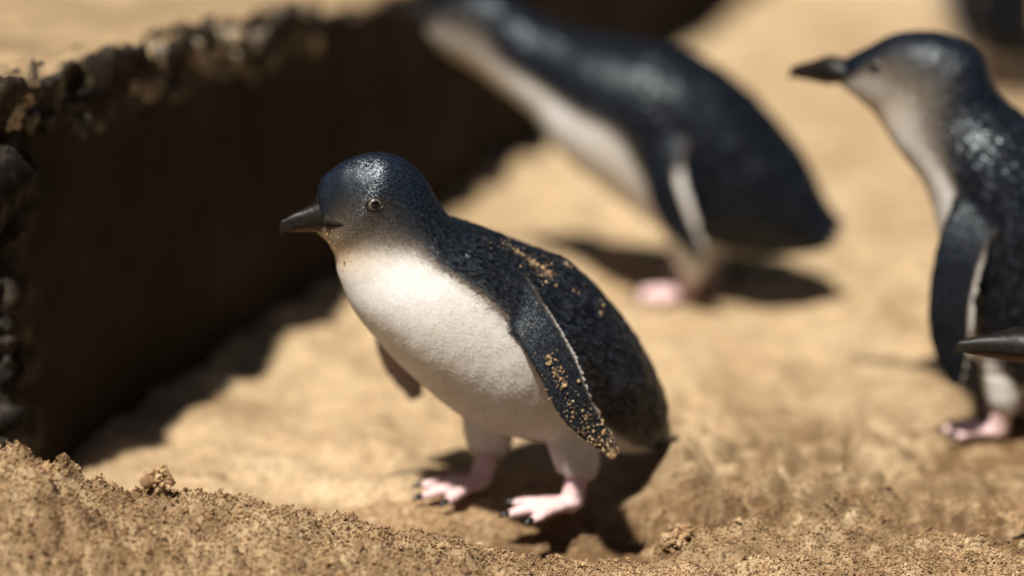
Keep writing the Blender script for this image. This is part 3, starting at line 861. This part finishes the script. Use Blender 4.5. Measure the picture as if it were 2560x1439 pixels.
penguin('blurred penguin striding with neck stretched out beside the dark rock face',
        (0.164, 2.02, 0.0), 160, MID, 0, 18,
        [([(1.9, 4.8, 15.8), (1.3, 6.9, 12.1), (-0.1, 7.5, 8.9), (-2.2, 7.4, 5.9)], [1.5, 2.0, 1.8, 0.6], (0.25, 0.95, 0.1), 0.55, 0.55, 0.30, 2.0),
         ([(4.0, -4.8, 15.5), (4.6, -7.4, 11.0), (5.0, -8.2, 7.0)], [1.7, 1.7, 0.6], (0.1, -0.95, 0.2))],
        [((1.0, 2.2, 8.0), (0.0, 2.2, 3.2), (0.7, 1.4, 0.6), 42, 2.1, 1.25, 4.6), ((0.5, -2.6, 8.0), (-0.4, -3.0, 3.4), (0.4, -3.4, 0.6), 0)],
        (24.6, 0, 23.0), (1.0, 0, 0.10), [((22.0, 6, 23.5), (0, -1, 0)), ((22.0, -6, 23.5), (0, 1, 0))], 8000, 23, 0.0018, 1.0, ([(-4.5, 0, 9.5), (-4.3, 0, 6.5), (-3.6, 0, 3.6), (-3.0, 0, 1.4)], [2.6, 2.2, 1.5, 0.6]))

BACK = [list(r) for r in RIGHT]
penguin('far penguin at the top edge of the picture, only its feet and tail in view',
        (0.552, 2.86, 0.0), 175, BACK, 15, 6,
        [([(2.0, 4.6, 20.6), (2.5, 6.6, 15.7), (2.0, 7.2, 11.8), (1.0, 7.0, 6.6)], [1.5, 1.75, 1.6, 0.5], (0.05, 0.97, 0.2)),
         ([(2.0, -4.6, 20.0), (2.5, -7.0, 15.0), (2.4, -7.6, 11.0), (2.2, -7.4, 7.0)], [1.5, 1.7, 1.5, 0.6], (0.05, -0.97, 0.2))],
        [((0.4, 2.9, 8.0), (0.9, 2.9, 3.2), (1.2, 2.6, 0.6), 0), ((-3.0, -2.8, 7.0), (-3.6, -2.8, 3.2), (-3.4, -2.8, 0.6), 8)],
        (12.4, 1.6, 26.0), (1.0, 0.26, -0.02), [((10.1, 6, 27.0), (0, -1, 0))], 4000, 24, 0.002)

CROUCH = [
    (-24.0, 3.6, -23.8, 3.2, 0.9, 1.95, 0.3, 0, 1.1),
    (-21.5, 6.6, -20.0, 3.6, 2.6, 1.95, 0.3, 0, 1.1),
    (-18.5, 10.4, -16.5, 3.2, 4.5, 1.85, 0.25, 0, 1.1),
    (-13.5, 14.0, -11.5, 3.0, 5.7, 1.75, 0.2, 0, 1.0),
    (-8.5, 15.6, -6.0, 4.2, 6.0, 1.65, 0.2, 0, 0.95),
    (-3.5, 16.0, -1.0, 6.6, 5.3, 1.6, 0.2, 0, 0.8),
    (0.0, 16.3, 3.0, 8.8, 4.3, 1.6, 0.25, 0, 0.6),
    (2.6, 17.2, 5.2, 10.6, 3.3, 1.7, 0.35, 0.3, 0.5),
    (5.0, 18.6, 7.0, 12.0, 2.8, 1.9, 0.45, 0.8, 0.42),
    (7.6, 18.7, 8.6, 12.9, 2.5, 2.05, 0.6, 1, 0.36),
    (9.6, 17.8, 9.8, 13.4, 2.0, 2.1, 0.6, 1, 0.32),
    (10.9, 16.5, 10.7, 13.8, 1.4, 2.15, 0.55, 1, 0.28),
    (11.5, 15.6, 11.2, 14.1, 0.8, 2.3, 0.5, 1, 0.22),
]
penguin('penguin entering from the right edge, only its dark bill and pale chin in view',
        (0.427, 1.405, 0.009), 178, CROUCH, 0, 5,
        [([(0.0, 4.4, 12.5), (-2.0, 7.0, 10.0), (-5.0, 8.2, 7.0), (-8.0, 8.2, 4.8)], [1.5, 1.7, 1.5, 0.6], (0.05, 0.95, 0.3)),
         ([(0.0, -4.4, 12.5), (-2.0, -7.0, 10.0), (-5.0, -8.2, 7.0), (-8.0, -8.2, 4.8)], [1.5, 1.7, 1.5, 0.6], (0.05, -0.95, 0.3))],
        [((-9.0, 3.0, 5.5), (-9.4, 3.0, 3.0), (-8.8, 3.0, 0.6), 8), ((-12.0, -3.0, 5.5), (-12.4, -3.0, 3.0), (-11.8, -3.0, 0.6), 0)],
        (10.1, 0, 14.85), (1.0, 0, 0.02), [((8.9, 6, 16.2), (0, -1, 0)), ((8.9, -6, 16.2), (0, 1, 0))], 9000, 25, 0.0017, 1.34)

# ------------------------------------------------------------------ loose sand grains
def octa(pos, rad, r):
    n = len(pos)
    base = np.array([[1, 0, 0], [-1, 0, 0], [0, 1, 0], [0, -1, 0], [0, 0, 1], [0, 0, -1]], float)
    ax = unit(r.normal(size=(n, 3))); bx = unit(np.cross(ax, unit(r.normal(size=(n, 3))))); cx = np.cross(ax, bx)
    Mx = np.stack([ax, bx, cx], 1)
    sc = r.uniform(0.65, 1.25, (n, 6, 1))
    v = pos[:, None] + rad[:, None, None] * sc * np.einsum('ki,nij->nkj', base, Mx)
    f = np.array([[0, 2, 4], [2, 1, 4], [1, 3, 4], [3, 0, 4], [2, 0, 5], [1, 2, 5], [3, 1, 5], [0, 3, 5]])
    F = (np.arange(n)[:, None, None] * 6 + f[None]).reshape(-1, 3)
    return v.reshape(-1, 3), F

r = np.random.default_rng(33)
n1 = 230000
gx = r.uniform(-0.36, 0.36, n1); gy = 1.285 + 0.26 * r.random(n1)
n2 = 40000
gx2 = r.uniform(-0.40, 0.50, n2); gy2 = 1.5 + 0.45 * r.random(n2) ** 1.5
gx, gy = np.concatenate([gx, gx2]), np.concatenate([gy, gy2])
gz = height(gx, gy)
rad = np.exp(r.normal(math.log(0.00062), 0.38, len(gx)))
stack = np.maximum(0, perlin(gx * 210, gy * 210)) * 0.0022 * r.random(len(gx)) * (gy < 1.5)
v, f = octa(np.column_stack([gx, gy, gz + rad * 0.35 + stack]), rad, r)
o = mesh_np('sand_grains', v, f, M_GRAIN, smooth=False, attrs={'rnd': np.repeat(np.clip(r.random(len(gx)) * (1 - 0.75 * damp_shade(gx, gy)), 0, 1), 6)})  # grains take the same painted shade and damp heap tone
tag(o, 'loose tan grains of sand covering the foreground heap', 'sand', kind='stuff')


# grains clinging to the front bird (local cm: f, l, z, spread, count)
PATCH = [(-0.5, 3.2, 18.3, 0.42, 60), (-1.1, 3.5, 17.4, 0.38, 60), (0.0, 3.0, 19.2, 0.35, 30), (-0.7, 3.4, 17.9, 0.8, 40),
         (-3.0, 4.0, 16.1, 0.15, 9), (-5.4, 3.0, 14.8, 0.14, 9), (-4.4, 3.5, 14.0, 0.13, 8), (2.2, 3.0, 20.4, 0.6, 10),
         (-3.1, 1.5, 17.6, 0.3, 22), (0.6, 2.5, 19.8, 0.5, 18), (-2.0, 3.0, 17.6, 1.2, 24), (13.2, 0.8, 20.3, 0.3, 14), (12.6, 1.0, 19.6, 0.6, 14),
         (0.5, 8.0, 12.9, 0.28, 40), (0.1, 8.2, 12.0, 0.25, 40), (-0.1, 8.4, 11.3, 0.25, 36), (-0.5, 8.6, 9.9, 0.2, 12),
         (-0.2, 8.4, 11.2, 1.0, 36), (-1.2, 8.6, 9.0, 0.9, 60), (-2.2, 8.8, 7.7, 0.8, 110), (-3.0, 8.8, 6.7, 0.5, 120), (-3.5, 8.7, 6.0, 0.28, 160), (1.3, 6.4, 15.0, 0.5, 6),
         (-1.6, 8.6, 9.2, 0.5, 30), (4.2, -3.2, 0.6, 0.9, 70), (2.2, -2.4, 0.5, 0.6, 40), (-0.6, 3.4, 0.6, 0.9, 70), (-2.4, 3.2, 0.5, 0.6, 40)]
r = np.random.default_rng(77)
pp = []
for f_, l_, z_, sp, n_ in PATCH:
    for _ in range(n_):
        q = Vector(np.array([f_, l_, z_]) * 0.01 + r.normal(0, sp * 0.01, 3))
        h, nr, _, dist = main_bvh.find_nearest(q)
        pp.append(np.array(h) + np.array(nr) * r.uniform(0.0003, 0.0010))
pp = np.array(pp)
rad = np.exp(r.normal(math.log(0.00038), 0.55, len(pp)))
v, f = octa(pp, rad, r)
hd = R(200)
v = np.column_stack([v[:, 0] * math.cos(hd) - v[:, 1] * math.sin(hd), v[:, 0] * math.sin(hd) + v[:, 1] * math.cos(hd), v[:, 2]]) + np.array(main.location)
o = mesh_np('sand_grains', v, f, M_GRAIN, smooth=False, attrs={'rnd': np.repeat(0.35 + 0.6 * r.random(len(pp)), 6)})
tag(o, 'grains of sand stuck to the back and flipper of the front penguin', 'sand', kind='stuff')

# crumbling crust of lumps along the lip of the rock
def ico(sub=2):
    import bmesh
    bm = bmesh.new(); bmesh.ops.create_icosphere(bm, subdivisions=sub, radius=1)
    v = np.array([p.co[:] for p in bm.verts]); f = np.array([[q.index for q in p.verts] for p in bm.faces])
    bm.free(); return v, f
IV, IF = ico(2)
def lumps(centers, radii, r, amp=0.35):
    V, F, n = [], [], 0
    for c, q in zip(centers, radii):
        M = r.normal(size=(3, 3)); M, _ = np.linalg.qr(M)
        sc = r.uniform(0.7, 1.25, 3)
        d = IV * sc @ M
        o3 = r.uniform(0, 50, 3)
        k = 1 + amp * perlin(*(IV * 1.3 + o3).T) + amp * 0.6 * perlin(*(IV * 3.1 + o3).T)
        V.append(c + q * d * k[:, None]); F.append(IF + n); n += len(IV)
    return np.vstack(V), np.vstack(F)
def crust_material():
    m, nt, b = new_mat('crust')
    tc = N(nt, 'ShaderNodeTexCoord')
    nz = noise(nt, 90, 5, 0.65, tc.outputs['Object'])
    f = math_n(nt, 'ADD', attr(nt, 'rnd'), math_n(nt, 'MULTIPLY', math_n(nt, 'SUBTRACT', nz.outputs[0], 0.5), 1.1))
    c = ramp(nt, [(0.1, (0.012, 0.010, 0.009)), (0.35, (0.06, 0.052, 0.044)), (0.6, (0.20, 0.17, 0.13)), (0.9, (0.40, 0.32, 0.22))], f)
    nt.links.new(c.outputs[0], b.inputs['Base Color'])
    b.inputs['Roughness'].default_value = 0.95
    b.inputs['Specular IOR Level'].default_value = 0.1
    bump(nt, b, nz.outputs[0], 0.6, 0.004)
    return m
u3 = np.array([0.33047, 0.94382, 0]); n3 = np.array([0.94382, -0.33047, 0]); p3 = np.array([-0.3271, 1.6006, 0])
cs, rs, tone = [], [], []
for k in range(560):
    s_ = r.uniform(-0.03, 0.48); d_ = r.random() ** 1.5
    top = np.interp(s_, TOP_S, TOP_Z)
    band = 0.030 + 0.012 * perlin(np.array([s_ * 14]), np.array([0.5]))[0]
    cs.append(p3 + u3 * s_ + n3 * r.uniform(-0.022, 0.004) + np.array([0, 0, top - 0.006 - d_ * band]))
    rs.append(math.exp(r.normal(math.log(0.0056), 0.38))); tone.append(np.clip(r.normal(0.66, 0.26) * (1 - 0.25 * d_), 0, 1))
for k in range(110):
    cs.append(p3 + u3 * (-0.038 + r.uniform(-0.005, 0.005)) + n3 * r.uniform(-0.06, -0.002) + np.array([0, 0, r.uniform(0.02, 0.25)]))
    rs.append(math.exp(r.normal(math.log(0.006), 0.4))); tone.append(r.uniform(0.0, 0.26))
cs = np.array(cs)
tone = np.clip(np.array(tone) * 0.35 + 0.42 + 0.75 * perlin(cs[:, 0] * 22, cs[:, 1] * 22, cs[:, 2] * 30), 0, 1)
tone[560:] *= 0.35
v, f = lumps(cs, rs, r, 0.85)
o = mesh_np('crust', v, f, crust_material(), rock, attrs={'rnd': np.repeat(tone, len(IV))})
tag(o, kind='stuff')

# crumbled clods of damp sand lying about
CLODS = [(-0.219, 1.394, 0.0095, 'crumbly clod standing on the crest of the sand heap, below the rock'),
         (-0.286, 1.400, 0.0080, 'crumbly clod at the left end of the sand heap crest'),
         (-0.040, 1.462, 0.0085, 'dark crumbly clod in the sand just in front of the focused penguin'),
         (0.108, 1.455, 0.0100, 'low crumbly clod on the right rim of the scraped hollow')]
for x_, y_, q, lab in CLODS:
    z_ = float(height(np.array([x_]), np.array([y_]))[0])
    cc = r.normal(size=(70, 3)); cc = unit(cc) * r.random((70, 1)) ** 0.4
    cc = cc * np.array([1.0, 0.8, 0.85]) * q
    v, f = lumps(cc, q * np.exp(r.normal(math.log(0.17), 0.4, 70)), r, 0.6)
    o = mesh_np('sand_clod', v, f, M_GRAIN, smooth=False, attrs={'rnd': np.repeat(np.clip(r.normal(0.4, 0.2, 70) * (0.45 if 'dark' in lab else 1), 0, 1), len(IV))})
    o.location = (x_, y_, z_ + q * 0.30)
    tag(o, lab, 'clod', 'crumbled sand clods')

bpy.context.view_layer.update()
